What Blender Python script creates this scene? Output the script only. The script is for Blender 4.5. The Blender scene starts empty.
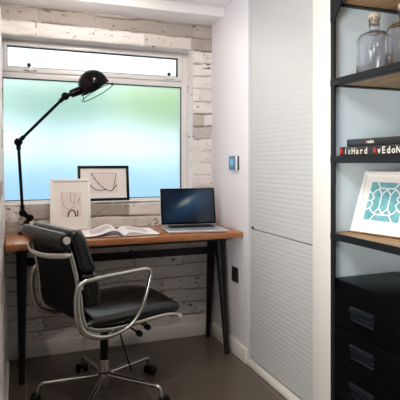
import bpy, bmesh, math, random
import numpy as np
from mathutils import Vector, Matrix

random.seed(7)
RNG = np.random.default_rng(11)
S = bpy.context.scene
COL = S.collection
PI = math.pi

# ------------------------------------------------------------------ camera, world, lights, exposure
FPX, HORIZON, CAMH = 490.0, 163.0, 1.19
YAW = math.atan2(185.0, 490.0)
cam_data = bpy.data.cameras.new('camera')
cam = bpy.data.objects.new('camera', cam_data)
COL.objects.link(cam)
cam_data.sensor_fit = 'HORIZONTAL'
cam_data.sensor_width = 36.0
cam_data.lens = 36.0 * FPX / 400.0
cam_data.shift_y = -(200.0 - HORIZON) / 400.0
cam_data.clip_start = 0.02
cam.location = (0, 0, CAMH)
cam.rotation_euler = (PI / 2, 0, -YAW)
S.camera = cam

S.view_settings.view_transform = 'Standard'
S.view_settings.look = 'None'
S.view_settings.gamma = 1.0
S.view_settings.use_curve_mapping = False
S.view_settings.exposure = 0.0

world = bpy.data.worlds.new('sky')
S.world = world
world.use_nodes = True
wb = world.node_tree.nodes['Background']
WN, WL = world.node_tree.nodes, world.node_tree.links
wtc = WN.new('ShaderNodeTexCoord'); wsep = WN.new('ShaderNodeSeparateXYZ'); wcr = WN.new('ShaderNodeValToRGB')
wcr.color_ramp.elements[0].position = 0.0; wcr.color_ramp.elements[0].color = (0.78, 0.93, 1.0, 1)
wcr.color_ramp.elements[1].position = 0.30; wcr.color_ramp.elements[1].color = (0.95, 0.99, 1.0, 1)
WL.new(wtc.outputs['Generated'], wsep.inputs[0]); WL.new(wsep.outputs['Z'], wcr.inputs['Fac']); WL.new(wcr.outputs['Color'], wb.inputs['Color'])
wb.inputs['Strength'].default_value = 2.05


def lamp(name, kind, loc, power, color, size=0.1, target=None, **kw):
    d = bpy.data.lights.new(name, kind)
    d.energy = power
    d.color = color
    if kind == 'AREA':
        d.shape = kw.get('shape', 'DISK')
        d.size = size
        if 'size_y' in kw:
            d.size_y = kw['size_y']
        d.spread = kw.get('spread', PI)
    if kind == 'SPOT':
        d.shadow_soft_size = size
        d.spot_size = kw.get('angle', 2.0)
        d.spot_blend = kw.get('blend', 0.5)
    o = bpy.data.objects.new(name, d)
    COL.objects.link(o)
    o.location = loc
    if target is not None:
        o.rotation_euler = (Vector(target) - Vector(loc)).to_track_quat('-Z', 'Y').to_euler()
    return o


lamp('ceiling_downlight', 'SPOT', (0.25, 1.40, 2.19), 26, (1.0, 0.86, 0.72), 0.035, (0.45, 1.5, 0), angle=2.9, blend=0.5)
lamp('desk_downlight', 'SPOT', (0.42, 2.46, 2.12), 18, (1.0, 0.91, 0.84), 0.05, (0.42, 3.26, 0.2), angle=3.1, blend=0.35)
lamp('shelf_fill', 'SPOT', (0.15, 0.25, 2.05), 52, (0.78, 0.92, 1.0), 0.12, (1.56, 1.66, 1.05), angle=0.62, blend=1.0)  # added cool fill aimed into the shelves
lamp('ceiling_bounce_fill', 'AREA', (-1.10, 0.35, 1.1), 22, (0.97, 0.98, 1.0), 0.8, (0.3, 1.7, 2.25), shape='RECTANGLE', size_y=0.8, spread=1.7)  # added fill thrown up at the ceiling in place of bounced light
lamp('side_fill', 'AREA', (-1.45, 0.55, 0.8), 56, (1.0, 0.98, 0.93), 0.9, (1.3, 1.9, 0.3), shape='RECTANGLE', size_y=1.5)  # added fill to lift the lower right wall and floor


# ------------------------------------------------------------------ material helpers
def mat(name, color=(0.8, 0.8, 0.8), rough=0.5, metal=0.0, spec=None, **kw):
    m = bpy.data.materials.new(name)
    m.use_nodes = True
    b = m.node_tree.nodes['Principled BSDF']
    b.inputs['Base Color'].default_value = (*color, 1)
    b.inputs['Roughness'].default_value = rough
    b.inputs['Metallic'].default_value = metal
    if spec is not None:
        b.inputs['Specular IOR Level'].default_value = spec
    for k, v in kw.items():
        b.inputs[k].default_value = v
    return m


def nodes(m):
    return m.node_tree.nodes, m.node_tree.links, m.node_tree.nodes['Principled BSDF']


def noise_color(m, stops, scale=10.0, stretch=(1, 1, 1), detail=6.0, coord='Object', rough=0.55, distort=0.0):
    N, L, b = nodes(m)
    tc = N.new('ShaderNodeTexCoord')
    mp = N.new('ShaderNodeMapping')
    mp.inputs['Scale'].default_value = stretch
    nz = N.new('ShaderNodeTexNoise')
    nz.inputs['Scale'].default_value = scale
    nz.inputs['Detail'].default_value = detail
    nz.inputs['Roughness'].default_value = rough
    nz.inputs['Distortion'].default_value = distort
    cr = N.new('ShaderNodeValToRGB')
    el = cr.color_ramp.elements
    while len(el) < len(stops):
        el.new(0.5)
    for e, (p, c) in zip(el, stops):
        e.position = p
        e.color = (*c, 1)
    L.new(tc.outputs[coord], mp.inputs['Vector'])
    L.new(mp.outputs['Vector'], nz.inputs['Vector'])
    L.new(nz.outputs['Fac'], cr.inputs['Fac'])
    L.new(cr.outputs['Color'], b.inputs['Base Color'])
    return nz, cr


def add_bump(m, scale=40.0, strength=0.2, dist=0.01, stretch=(1, 1, 1), detail=4.0, coord='Object'):
    N, L, b = nodes(m)
    tc = N.new('ShaderNodeTexCoord')
    mp = N.new('ShaderNodeMapping')
    mp.inputs['Scale'].default_value = stretch
    nz = N.new('ShaderNodeTexNoise')
    nz.inputs['Scale'].default_value = scale
    nz.inputs['Detail'].default_value = detail
    bp = N.new('ShaderNodeBump')
    bp.inputs['Strength'].default_value = strength
    bp.inputs['Distance'].default_value = dist
    L.new(tc.outputs[coord], mp.inputs['Vector'])
    L.new(mp.outputs['Vector'], nz.inputs['Vector'])
    L.new(nz.outputs['Fac'], bp.inputs['Height'])
    L.new(bp.outputs['Normal'], b.inputs['Normal'])


# ------------------------------------------------------------------ materials
M = {}
M['plaster'] = mat('white_plaster', (0.70, 0.685, 0.71), 0.65)
add_bump(M['plaster'], 60, 0.05, 0.004)
M['alcove'] = mat('alcove_cool_cast', (0.68, 0.77, 0.81), 0.6)  # blue cast of cool fill light put into the wall colour
M['room_grey'] = mat('grey_room_paint', (0.28, 0.28, 0.28), 0.7)
M['ceiling'] = mat('ceiling_paint', (0.83, 0.82, 0.82), 0.7)
M['gloss_white'] = mat('white_gloss_paint', (0.74, 0.715, 0.67), 0.35)
M['frame_white'] = mat('white_window_plastic', (0.82, 0.81, 0.80), 0.3)
M['rubber_black'] = mat('black_seal', (0.02, 0.02, 0.022), 0.6)

# painted bricks: colour of paint plus dirt held in the joints (attribute written by the wall builder)
def brick_material():
    m = mat('white_painted_brick', (0.7, 0.68, 0.66), 0.62)
    N, L, b = nodes(m)
    at = N.new('ShaderNodeAttribute'); at.attribute_name = 'joint'
    av = N.new('ShaderNodeAttribute'); av.attribute_name = 'tone'
    tc = N.new('ShaderNodeTexCoord')
    nz = N.new('ShaderNodeTexNoise'); nz.inputs['Scale'].default_value = 9; nz.inputs['Detail'].default_value = 8; nz.inputs['Roughness'].default_value = 0.65
    mp = N.new('ShaderNodeMapping'); mp.inputs['Scale'].default_value = (1, 1, 3.0)
    L.new(tc.outputs['Object'], mp.inputs['Vector']); L.new(mp.outputs['Vector'], nz.inputs['Vector'])
    paint = N.new('ShaderNodeValToRGB')
    e = paint.color_ramp.elements
    e[0].position = 0.26; e[0].color = (0.74, 0.69, 0.69, 1)
    e[1].position = 0.50; e[1].color = (0.88, 0.86, 0.85, 1)
    L.new(nz.outputs['Fac'], paint.inputs['Fac'])
    tone = N.new('ShaderNodeMixRGB'); tone.blend_type = 'MULTIPLY'; tone.inputs['Fac'].default_value = 1.0
    tr = N.new('ShaderNodeValToRGB')
    tr.color_ramp.elements[0].color = (0.91, 0.87, 0.865, 1)
    tr.color_ramp.elements[1].color = (1.0, 0.98, 0.96, 1)
    tr.color_ramp.elements.new(0.22).color = (0.86, 0.82, 0.79, 1)
    tr.color_ramp.elements[0].color = (0.42, 0.38, 0.345, 1)
    L.new(av.outputs['Fac'], tr.inputs['Fac'])
    L.new(paint.outputs['Color'], tone.inputs['Color1']); L.new(tr.outputs['Color'], tone.inputs['Color2'])
    dirt = N.new('ShaderNodeMixRGB'); dirt.blend_type = 'MIX'
    dirt.inputs['Color2'].default_value = (0.115, 0.085, 0.068, 1)
    L.new(at.outputs['Fac'], dirt.inputs['Fac']); L.new(tone.outputs['Color'], dirt.inputs['Color1'])
    # small dark chips in the paint
    ch = N.new('ShaderNodeTexNoise'); ch.inputs['Scale'].default_value = 34; ch.inputs['Detail'].default_value = 3
    mp2 = N.new('ShaderNodeMapping'); mp2.inputs['Scale'].default_value = (0.55, 0.55, 1.3)
    L.new(tc.outputs['Object'], mp2.inputs['Vector']); L.new(mp2.outputs['Vector'], ch.inputs['Vector'])
    chr_ = N.new('ShaderNodeValToRGB')
    chr_.color_ramp.elements[0].position = 0.665; chr_.color_ramp.elements[0].color = (0, 0, 0, 1)
    chr_.color_ramp.elements[1].position = 0.70; chr_.color_ramp.elements[1].color = (1, 1, 1, 1)
    L.new(ch.outputs['Fac'], chr_.inputs['Fac'])
    chip = N.new('ShaderNodeMixRGB'); chip.inputs['Color2'].default_value = (0.16, 0.115, 0.09, 1)
    L.new(chr_.outputs['Color'], chip.inputs['Fac']); L.new(dirt.outputs['Color'], chip.inputs['Color1'])
    L.new(chip.outputs['Color'], b.inputs['Base Color'])
    bp = N.new('ShaderNodeBump'); bp.inputs['Strength'].default_value = 0.35; bp.inputs['Distance'].default_value = 0.006
    bn = N.new('ShaderNodeTexNoise'); bn.inputs['Scale'].default_value = 55; bn.inputs['Detail'].default_value = 5
    L.new(tc.outputs['Object'], bn.inputs['Vector']); L.new(bn.outputs['Fac'], bp.inputs['Height']); L.new(bp.outputs['Normal'], b.inputs['Normal'])
    return m
M['brick'] = brick_material()

def tile_material():
    m = mat('brown_floor_tiles', (0.06, 0.048, 0.04), 0.28)
    N, L, b = nodes(m)
    tc = N.new('ShaderNodeTexCoord')
    mp = N.new('ShaderNodeMapping'); mp.inputs['Location'].default_value = (-1.255 + 0.6 * 3, -2.56 + 0.6 * 6, 0)
    br = N.new('ShaderNodeTexBrick')
    br.offset = 0.0; br.squash = 1.0
    br.inputs['Scale'].default_value = 1.0
    br.inputs['Brick Width'].default_value = 0.6
    br.inputs['Row Height'].default_value = 0.6
    br.inputs['Mortar Size'].default_value = 0.0028
    br.inputs['Mortar Smooth'].default_value = 0.1
    br.inputs['Bias'].default_value = 0.0
    br.inputs['Color1'].default_value = (0.125, 0.098, 0.074, 1)
    br.inputs['Color2'].default_value = (0.110, 0.087, 0.067, 1)
    br.inputs['Mortar'].default_value = (0.24, 0.20, 0.17, 1)
    nz = N.new('ShaderNodeTexNoise'); nz.inputs['Scale'].default_value = 5; nz.inputs['Detail'].default_value = 7
    mx = N.new('ShaderNodeMixRGB'); mx.blend_type = 'MULTIPLY'; mx.inputs['Fac'].default_value = 0.5
    L.new(tc.outputs['Object'], mp.inputs['Vector']); L.new(mp.outputs['Vector'], br.inputs['Vector'])
    L.new(tc.outputs['Object'], nz.inputs['Vector'])
    L.new(br.outputs['Color'], mx.inputs['Color1']); L.new(nz.outputs['Color'], mx.inputs['Color2'])
    L.new(br.outputs['Color'], b.inputs['Base Color'])
    rr = N.new('ShaderNodeMapRange'); rr.inputs['To Min'].default_value = 0.22; rr.inputs['To Max'].default_value = 0.40
    L.new(nz.outputs['Fac'], rr.inputs['Value']); L.new(rr.outputs['Result'], b.inputs['Roughness'])
    bp = N.new('ShaderNodeBump'); bp.inputs['Strength'].default_value = 0.4; bp.inputs['Distance'].default_value = 0.002; bp.invert = True
    L.new(br.outputs['Fac'], bp.inputs['Height']); L.new(bp.outputs['Normal'], b.inputs['Normal'])
    return m
M['tiles'] = tile_material()

M['tambour'] = mat('tambour_slat_paint', (0.48, 0.485, 0.48), 0.6)
M['desk_wood'] = mat('orange_brown_desk_wood', (0.4, 0.17, 0.07), 0.22)
noise_color(M['desk_wood'], [(0.3, (0.30, 0.105, 0.035)), (0.7, (0.50, 0.20, 0.075))], 14, (0.6, 9, 9), 6)
M['shelf_wood'] = mat('reclaimed_shelf_wood', (0.4, 0.25, 0.12), 0.5)
noise_color(M['shelf_wood'], [(0.28, (0.20, 0.08, 0.03)), (0.5, (0.46, 0.24, 0.09)), (0.72, (0.58, 0.40, 0.20))], 8, (14, 0.9, 6), 8, distort=0.6)
add_bump(M['shelf_wood'], 30, 0.25, 0.004, (8, 0.6, 4))
M['black_steel'] = mat('black_powder_steel', (0.006, 0.006, 0.0066), 0.42)
M['steel_grey'] = mat('dark_grey_shelf_steel', (0.010, 0.012, 0.014), 0.42, 0.0, 0.18)
M['cabinet'] = mat('black_cabinet_enamel', (0.0025, 0.0025, 0.00275), 0.35, 0.0, 0.08)
M['handle_grey'] = mat('dark_blue_grey_handle', (0.008, 0.010, 0.018), 0.35, 0.0, 0.25)
M['black_wood'] = mat('black_stained_legs', (0.004, 0.004, 0.0044), 0.45, 0.0, 0.3)
M['black_gloss'] = mat('black_gloss_enamel', (0.003, 0.003, 0.0033), 0.18, 0.0, 0.15)
M['leather'] = mat('black_leather', (0.003, 0.003, 0.0034), 0.27, 0.0, 0.6)
add_bump(M['leather'], 180, 0.08, 0.002)
M['sling'] = mat('black_back_leather', (0.003, 0.003, 0.0033), 0.6, 0.0, 0.25)
add_bump(M['sling'], 200, 0.1, 0.002)
M['chrome'] = mat('polished_aluminium', (0.60, 0.58, 0.54), 0.22, 1.0)
M['satin_bar'] = mat('satin_cream_aluminium', (0.76, 0.74, 0.68), 0.38, 0.6)
M['black_plastic'] = mat('black_plastic', (0.004, 0.004, 0.0044), 0.4, 0.0, 0.3)
M['silver'] = mat('silver_laptop_aluminium', (0.74, 0.75, 0.77), 0.32, 0.7)
M['paper'] = mat('white_page', (0.87, 0.85, 0.86), 0.6)
M['page_print'] = mat('pale_printed_picture', (0.62, 0.53, 0.54), 0.6)
M['page_edge'] = mat('page_edges', (0.68, 0.64, 0.58), 0.7)
M['dark_cover'] = mat('dark_book_cover', (0.03, 0.026, 0.025), 0.4)
M['mat_board'] = mat('cream_mount_board', (0.87, 0.84, 0.80), 0.7)
M['art_paper'] = mat('pale_pink_art_paper', (0.82, 0.72, 0.70), 0.7)
M['ink_black'] = mat('black_ink', (0.02, 0.018, 0.022), 0.5)
M['ink_pink'] = mat('dusty_pink_ink', (0.55, 0.34, 0.36), 0.5)
M['ink_grey'] = mat('grey_ink', (0.35, 0.30, 0.31), 0.5)
M['teal'] = mat('teal_print', (0.13, 0.42, 0.47), 0.5)
noise_color(M['teal'], [(0.35, (0.10, 0.37, 0.43)), (0.7, (0.22, 0.50, 0.54))], 30, (1, 1, 1), 4)
M['white_print'] = mat('white_print_lines', (0.84, 0.85, 0.85), 0.5)
M['picture_white'] = mat('white_picture_frame', (0.88, 0.87, 0.85), 0.35)
M['picture_black'] = mat('black_picture_frame', (0.004, 0.004, 0.006), 0.3, 0.0, 0.2)
M['red_print'] = mat('red_print', (0.55, 0.03, 0.02), 0.5)
M['white_letters'] = mat('cream_print', (0.72, 0.68, 0.60), 0.5)
M['book_black'] = mat('black_book_jacket', (0.012, 0.013, 0.014), 0.35)
M['cork'] = mat('cork_stopper', (0.52, 0.46, 0.36), 0.7)
noise_color(M['cork'], [(0.3, (0.40, 0.33, 0.24)), (0.7, (0.62, 0.56, 0.45))], 90)
M['thermo_face'] = mat('blue_grey_glass_face', (0.05, 0.13, 0.19), 0.15)
M['thermo_screen'] = mat('lit_blue_screen', (0.1, 0.3, 0.5), 0.2)
_b = M['thermo_screen'].node_tree.nodes['Principled BSDF']
_b.inputs['Emission Color'].default_value = (0.12, 0.42, 0.75, 1); _b.inputs['Emission Strength'].default_value = 0.22
M['socket_brown'] = mat('dark_bronze_plate', (0.018, 0.016, 0.015), 0.35, 0.2)
M['leaf'] = mat('tree_leaves', (0.22, 0.42, 0.13), 0.6)
noise_color(M['leaf'], [(0.3, (0.06, 0.46, 0.30)), (0.7, (0.18, 0.58, 0.26))], 1.3, coord='Object')
M['leaf_bright'] = mat('bright_tree_leaves', (0.40, 0.66, 0.10), 0.6)
noise_color(M['leaf_bright'], [(0.3, (0.20, 0.55, 0.08)), (0.7, (0.46, 0.68, 0.06))], 1.3)
M['bark'] = mat('tree_bark', (0.20, 0.15, 0.11), 0.8)
M['blue_fence'] = mat('pale_blue_fence_paint', (0.30, 0.55, 0.80), 0.6)
M['paving'] = mat('pale_garden_paving', (0.45, 0.50, 0.52), 0.8)

def frosted():
    m = bpy.data.materials.new('frosted_window_glass'); m.use_nodes = True
    N, L = m.node_tree.nodes, m.node_tree.links
    N.remove(N['Principled BSDF'])
    out = N['Material Output']
    rf = N.new('ShaderNodeBsdfRefraction'); rf.distribution = 'GGX'
    rf.inputs['Color'].default_value = (0.97, 0.99, 1, 1)
    rf.inputs['Roughness'].default_value = 0.48; rf.inputs['IOR'].default_value = 1.20
    gl = N.new('ShaderNodeBsdfGlossy'); gl.inputs['Roughness'].default_value = 0.15
    mx = N.new('ShaderNodeMixShader'); mx.inputs['Fac'].default_value = 0.04
    tc = N.new('ShaderNodeTexCoord')
    nz = N.new('ShaderNodeTexNoise'); nz.inputs['Scale'].default_value = 60; nz.inputs['Detail'].default_value = 2
    mp = N.new('ShaderNodeMapping'); mp.inputs['Scale'].default_value = (1.6, 1, 0.5)
    bp = N.new('ShaderNodeBump'); bp.inputs['Strength'].default_value = 0.15; bp.inputs['Distance'].default_value = 0.004
    L.new(tc.outputs['Object'], mp.inputs['Vector']); L.new(mp.outputs['Vector'], nz.inputs['Vector'])
    L.new(nz.outputs['Fac'], bp.inputs['Height']); L.new(bp.outputs['Normal'], rf.inputs['Normal'])
    L.new(rf.outputs[0], mx.inputs[1]); L.new(gl.outputs[0], mx.inputs[2]); L.new(mx.outputs[0], out.inputs['Surface'])
    return m
M['frosted'] = frosted()

def bottle_glass():
    m = bpy.data.materials.new('violet_grey_bottle_glass'); m.use_nodes = True
    b = m.node_tree.nodes['Principled BSDF']
    b.inputs['Base Color'].default_value = (0.94, 0.94, 0.975, 1)
    b.inputs['Roughness'].default_value = 0.02
    b.inputs['IOR'].default_value = 1.45
    b.inputs['Transmission Weight'].default_value = 1.0
    return m
M['bottle'] = bottle_glass()

def screen_material():
    m = mat('laptop_display', (0.004, 0.006, 0.012), 0.12)
    N, L, b = nodes(m)
    tc = N.new('ShaderNodeTexCoord')
    sep = N.new('ShaderNodeSeparateXYZ')
    L.new(tc.outputs['Object'], sep.inputs[0])
    # rotated, squashed soft glow around the middle of the display (display's own coordinates)
    mp = N.new('ShaderNodeMapping'); mp.vector_type = 'TEXTURE'
    mp.inputs['Location'].default_value = (-0.01, 0, 0.135)
    mp.inputs['Rotation'].default_value = (0, -0.52, 0)
    mp.inputs['Scale'].default_value = (0.105, 1, 0.030)
    gr = N.new('ShaderNodeTexGradient'); gr.gradient_type = 'QUADRATIC_SPHERE'
    L.new(tc.outputs['Object'], mp.inputs['Vector']); L.new(mp.outputs['Vector'], gr.inputs['Vector'])
    mp2 = N.new('ShaderNodeMapping'); mp2.vector_type = 'TEXTURE'
    mp2.inputs['Location'].default_value = (0.02, 0, 0.125)
    mp2.inputs['Rotation'].default_value = (0, -0.52, 0)
    mp2.inputs['Scale'].default_value = (0.30, 1, 0.12)
    gr2 = N.new('ShaderNodeTexGradient'); gr2.gradient_type = 'QUADRATIC_SPHERE'
    L.new(tc.outputs['Object'], mp2.inputs['Vector']); L.new(mp2.outputs['Vector'], gr2.inputs['Vector'])
    c1 = N.new('ShaderNodeMixRGB'); c1.inputs['Color1'].default_value = (0.002, 0.006, 0.016, 1); c1.inputs['Color2'].default_value = (0.02, 0.075, 0.15, 1)
    L.new(gr2.outputs['Fac'], c1.inputs['Fac'])
    c2 = N.new('ShaderNodeMixRGB'); c2.inputs['Color2'].default_value = (0.36, 0.36, 0.30, 1)
    nz = N.new('ShaderNodeTexNoise'); nz.inputs['Scale'].default_value = 30
    ml = N.new('ShaderNodeMath'); ml.operation = 'MULTIPLY'
    L.new(tc.outputs['Object'], nz.inputs['Vector']); L.new(nz.outputs['Fac'], ml.inputs[0]); L.new(gr.outputs['Fac'], ml.inputs[1])
    ml2 = N.new('ShaderNodeMath'); ml2.operation = 'MULTIPLY'; ml2.inputs[1].default_value = 1.9; ml2.use_clamp = True
    L.new(ml.outputs[0], ml2.inputs[0])
    L.new(ml2.outputs[0], c2.inputs['Fac']); L.new(c1.outputs['Color'], c2.inputs['Color1'])
    L.new(c2.outputs['Color'], b.inputs['Emission Color']); b.inputs['Emission Strength'].default_value = 0.8
    return m
M['screen'] = screen_material()


# ------------------------------------------------------------------ object helpers
def new_obj(name, verts, faces, m=None, parent=None, smooth=False):
    me = bpy.data.meshes.new(name)
    me.from_pydata([tuple(v) for v in verts], [], faces)
    me.update()
    o = bpy.data.objects.new(name, me)
    COL.objects.link(o)
    if m:
        me.materials.append(m)
    if parent:
        o.parent = parent
    if smooth:
        me.polygons.foreach_set('use_smooth', [True] * len(me.polygons))
    return o


def from_bm(name, bm, m=None, parent=None, smooth=0):
    """smooth: angle in degrees below which edges are shaded soft (0 = flat)."""
    bmesh.ops.recalc_face_normals(bm, faces=bm.faces)
    me = bpy.data.meshes.new(name)
    if smooth:
        a = math.radians(smooth)
        for f in bm.faces:
            f.smooth = True
        for e in bm.edges:
            e.smooth = not (len(e.link_faces) == 2 and e.calc_face_angle(0) > a)
    bm.to_mesh(me)
    bm.free()
    o = bpy.data.objects.new(name, me)
    COL.objects.link(o)
    if m:
        me.materials.append(m)
    if parent:
        o.parent = parent
    return o


def bx(bm, lo, hi, bevel=0.0, seg=2, mtx=None):
    lo, hi = Vector(lo), Vector(hi)
    r = bmesh.ops.create_cube(bm, size=1.0)
    vs = r['verts']
    c, s = (lo + hi) / 2, hi - lo
    for v in vs:
        v.co = Vector((v.co.x * s.x, v.co.y * s.y, v.co.z * s.z)) + c
    if bevel:
        es = list({e for v in vs for e in v.link_edges})
        rr = bmesh.ops.bevel(bm, geom=es, offset=bevel, segments=seg, affect='EDGES', profile=0.5)
        vs = list({v for f in rr['faces'] for v in f.verts} | {v for v in vs if v.is_valid})
    if mtx is not None:
        for v in vs:
            v.co = mtx @ v.co
    return vs


def box(name, lo, hi, m, parent=None, bevel=0.0, seg=2, mtx=None, smooth=40):
    bm = bmesh.new()
    bx(bm, lo, hi, bevel, seg, mtx)
    return from_bm(name, bm, m, parent, smooth if bevel else 0)


def tube(bm, pts, rad, seg=12, closed=False, flat=None, up=None):
    """Sweep a circle (or ellipse: rad entries may be (a, b)) along pts. 'up' fixes the b axis."""
    pts = [Vector(p) for p in pts]
    n = len(pts)
    if not isinstance(rad, (list,)):
        rad = [rad] * n
    rings = []
    prev = None
    for i, p in enumerate(pts):
        if closed:
            t = (pts[(i + 1) % n] - pts[i - 1]).normalized()
        else:
            t = (pts[min(i + 1, n - 1)] - pts[max(i - 1, 0)]).normalized()
        if up is not None:
            b = Vector(up)
            a = b.cross(t).normalized()
            b = t.cross(a).normalized()
        else:
            if prev is None:
                ref = Vector((0, 0, 1)) if abs(t.z) < 0.9 else Vector((1, 0, 0))
                a = ref.cross(t).normalized()
            else:
                a = (prev - t * prev.dot(t)).normalized()
            b = t.cross(a).normalized()
            prev = a
        ra, rb = rad[i] if isinstance(rad[i], tuple) else (rad[i], rad[i])
        rings.append([bm.verts.new(p + a * (math.cos(2 * PI * k / seg) * ra) + b * (math.sin(2 * PI * k / seg) * rb)) for k in range(seg)])
    m = n if closed else n - 1
    for i in range(m):
        r0, r1 = rings[i], rings[(i + 1) % n]
        for k in range(seg):
            bm.faces.new((r0[k], r0[(k + 1) % seg], r1[(k + 1) % seg], r1[k]))
    if not closed:
        bm.faces.new(rings[0])
        bm.faces.new(rings[-1][::-1])


def spline(pts, per=8, closed=False):
    """Catmull-Rom through pts."""
    P = [Vector(p) for p in pts]
    n = len(P)
    out = []
    rng = range(n) if closed else range(n - 1)
    for i in rng:
        if closed:
            p0, p1, p2, p3 = P[i - 1], P[i], P[(i + 1) % n], P[(i + 2) % n]
        else:
            p0, p1, p2, p3 = P[max(i - 1, 0)], P[i], P[i + 1], P[min(i + 2, n - 1)]
        for k in range(per):
            t = k / per
            out.append(0.5 * ((2 * p1) + (p2 - p0) * t + (2 * p0 - 5 * p1 + 4 * p2 - p3) * t * t + (3 * p1 - p0 - 3 * p2 + p3) * t ** 3))
    if not closed:
        out.append(P[-1])
    return out


def fillet(pts, r, seg=6, closed=False):
    """Round the corners of a polyline."""
    P = [Vector(p) for p in pts]
    n = len(P)
    out = []
    for i in range(n):
        if not closed and i in (0, n - 1):
            out.append(P[i])
            continue
        a, b, c = P[i - 1], P[i], P[(i + 1) % n]
        ri = r[i] if isinstance(r, (list, tuple)) else r
        u, v = (a - b), (c - b)
        q = min(ri, u.length * 0.49, v.length * 0.49)
        s, e = b + u.normalized() * q, b + v.normalized() * q
        for k in range(seg + 1):
            t = k / seg
            out.append(s * (1 - t) ** 2 + b * 2 * t * (1 - t) + e * t * t)
    return out


def lathe(bm, prof, seg=32, center=(0, 0, 0), mtx=None):
    """prof: list of (r, z)."""
    c = Vector(center)
    rings = []
    for r, z in prof:
        if r < 1e-6:
            rings.append([bm.verts.new(c + Vector((0, 0, z)))])
        else:
            rings.append([bm.verts.new(c + Vector((r * math.cos(2 * PI * k / seg), r * math.sin(2 * PI * k / seg), z))) for k in range(seg)])
    if mtx is not None:
        for rg in rings:
            for v in rg:
                v.co = mtx @ v.co
    for r0, r1 in zip(rings, rings[1:]):
        if len(r0) == 1 and len(r1) == 1:
            continue
        for k in range(seg):
            k2 = (k + 1) % seg
            if len(r0) == 1:
                bm.faces.new((r0[0], r1[k2], r1[k]))
            elif len(r1) == 1:
                bm.faces.new((r0[k], r0[k2], r1[0]))
            else:
                bm.faces.new((r0[k], r0[k2], r1[k2], r1[k]))


def axis_mtx(origin, direction):
    """Matrix taking local +z to 'direction', local origin to 'origin'."""
    return Matrix.Translation(Vector(origin)) @ Vector(direction).to_track_quat('Z', 'Y').to_matrix().to_4x4()


def rod(bm, a, b, r0, r1=None, seg=14):
    r1 = r0 if r1 is None else r1
    a, b = Vector(a), Vector(b)
    L = (b - a).length
    lathe(bm, [(0, 0), (r0, 0), (r1, L), (0, L)], seg, mtx=axis_mtx(a, b - a))


def cushion(bm, outline, y0, y1, r, seg=5):
    """Closed (x, z) outline swept along y with both ends rounded by radius r."""
    n = len(outline)
    O = [Vector((p[0], p[1])) for p in outline]
    area = sum(O[i].x * O[(i + 1) % n].y - O[(i + 1) % n].x * O[i].y for i in range(n))
    if area < 0:
        O.reverse()
    nrm = []
    for i in range(n):
        t = (O[(i + 1) % n] - O[i - 1]).normalized()
        nrm.append(Vector((t.y, -t.x)))
    st = []
    for k in range(seg + 1):
        a = PI / 2 * k / seg
        st.append((y0 + r * (1 - math.sin(a)), r * (1 - math.cos(a)) * 0.9))
    st = [(y0 + r - r * math.cos(PI / 2 * k / seg), r * (1 - math.sin(PI / 2 * k / seg))) for k in range(seg + 1)]
    st += [(y0 + (y1 - y0) * f, 0.0) for f in (0.3, 0.5, 0.7)]
    st += [(y1 - (s[0] - y0), s[1]) for s in reversed(st[:seg + 1])]
    rings = []
    for y, ins in st:
        rings.append([bm.verts.new((O[i].x - nrm[i].x * ins, y, O[i].y - nrm[i].y * ins)) for i in range(n)])
    for r0, r1 in zip(rings, rings[1:]):
        for k in range(n):
            bm.faces.new((r0[k], r0[(k + 1) % n], r1[(k + 1) % n], r1[k]))
    bm.faces.new(rings[0])
    bm.faces.new(rings[-1][::-1])


def empty(name, loc, rotz=0.0):
    o = bpy.data.objects.new(name, None)
    o.empty_display_size = 0.1
    COL.objects.link(o)
    o.location = loc
    o.rotation_euler = (0, 0, rotz)
    return o


def tag(o, label, cat, group=None, kind=None):
    o['label'] = label
    o['category'] = cat
    if group:
        o['group'] = group
    if kind:
        o['kind'] = kind
    return o


def structure(o):
    o['kind'] = 'structure'
    return o


def text_mesh(chars, size, bold=0.0):
    """Return (verts, faces, advance) of flat lettering in the xy plane."""
    cu = bpy.data.curves.new('lettering', 'FONT')
    cu.body = chars
    cu.size = size
    cu.offset = bold
    cu.extrude = 0.0
    cu.resolution_u = 3
    o = bpy.data.objects.new('lettering', cu)
    COL.objects.link(o)
    bpy.context.view_layer.update()
    me = o.evaluated_get(bpy.context.evaluated_depsgraph_get()).to_mesh()
    V = [v.co.copy() for v in me.vertices]
    Fc = [tuple(p.vertices) for p in me.polygons]
    bpy.data.objects.remove(o)
    bpy.data.curves.remove(cu)
    return V, Fc


# ------------------------------------------------------------------ the setting
WY = 3.18            # back wall plane
RX = 1.29            # right wall plane
OPX, OPZ0, OPZ1 = 1.1466, 0.938, 1.967   # window opening: right edge, sill, lintel
COURSE, BLEN = 0.0865, 0.34


def smooth_noise(u, v, f, seed):
    """Cheap smooth value noise on arrays."""
    r = np.random.default_rng(seed)
    T = r.random((64, 64))
    x, y = u * f, v * f
    xi, yi = np.floor(x).astype(int), np.floor(y).astype(int)
    fx, fy = x - xi, y - yi
    fx, fy = fx * fx * (3 - 2 * fx), fy * fy * (3 - 2 * fy)
    g = lambda a, b: T[a % 64, b % 64]
    return (g(xi, yi) * (1 - fx) + g(xi + 1, yi) * fx) * (1 - fy) + (g(xi, yi + 1) * (1 - fx) + g(xi + 1, yi + 1) * fx) * fy


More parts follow.
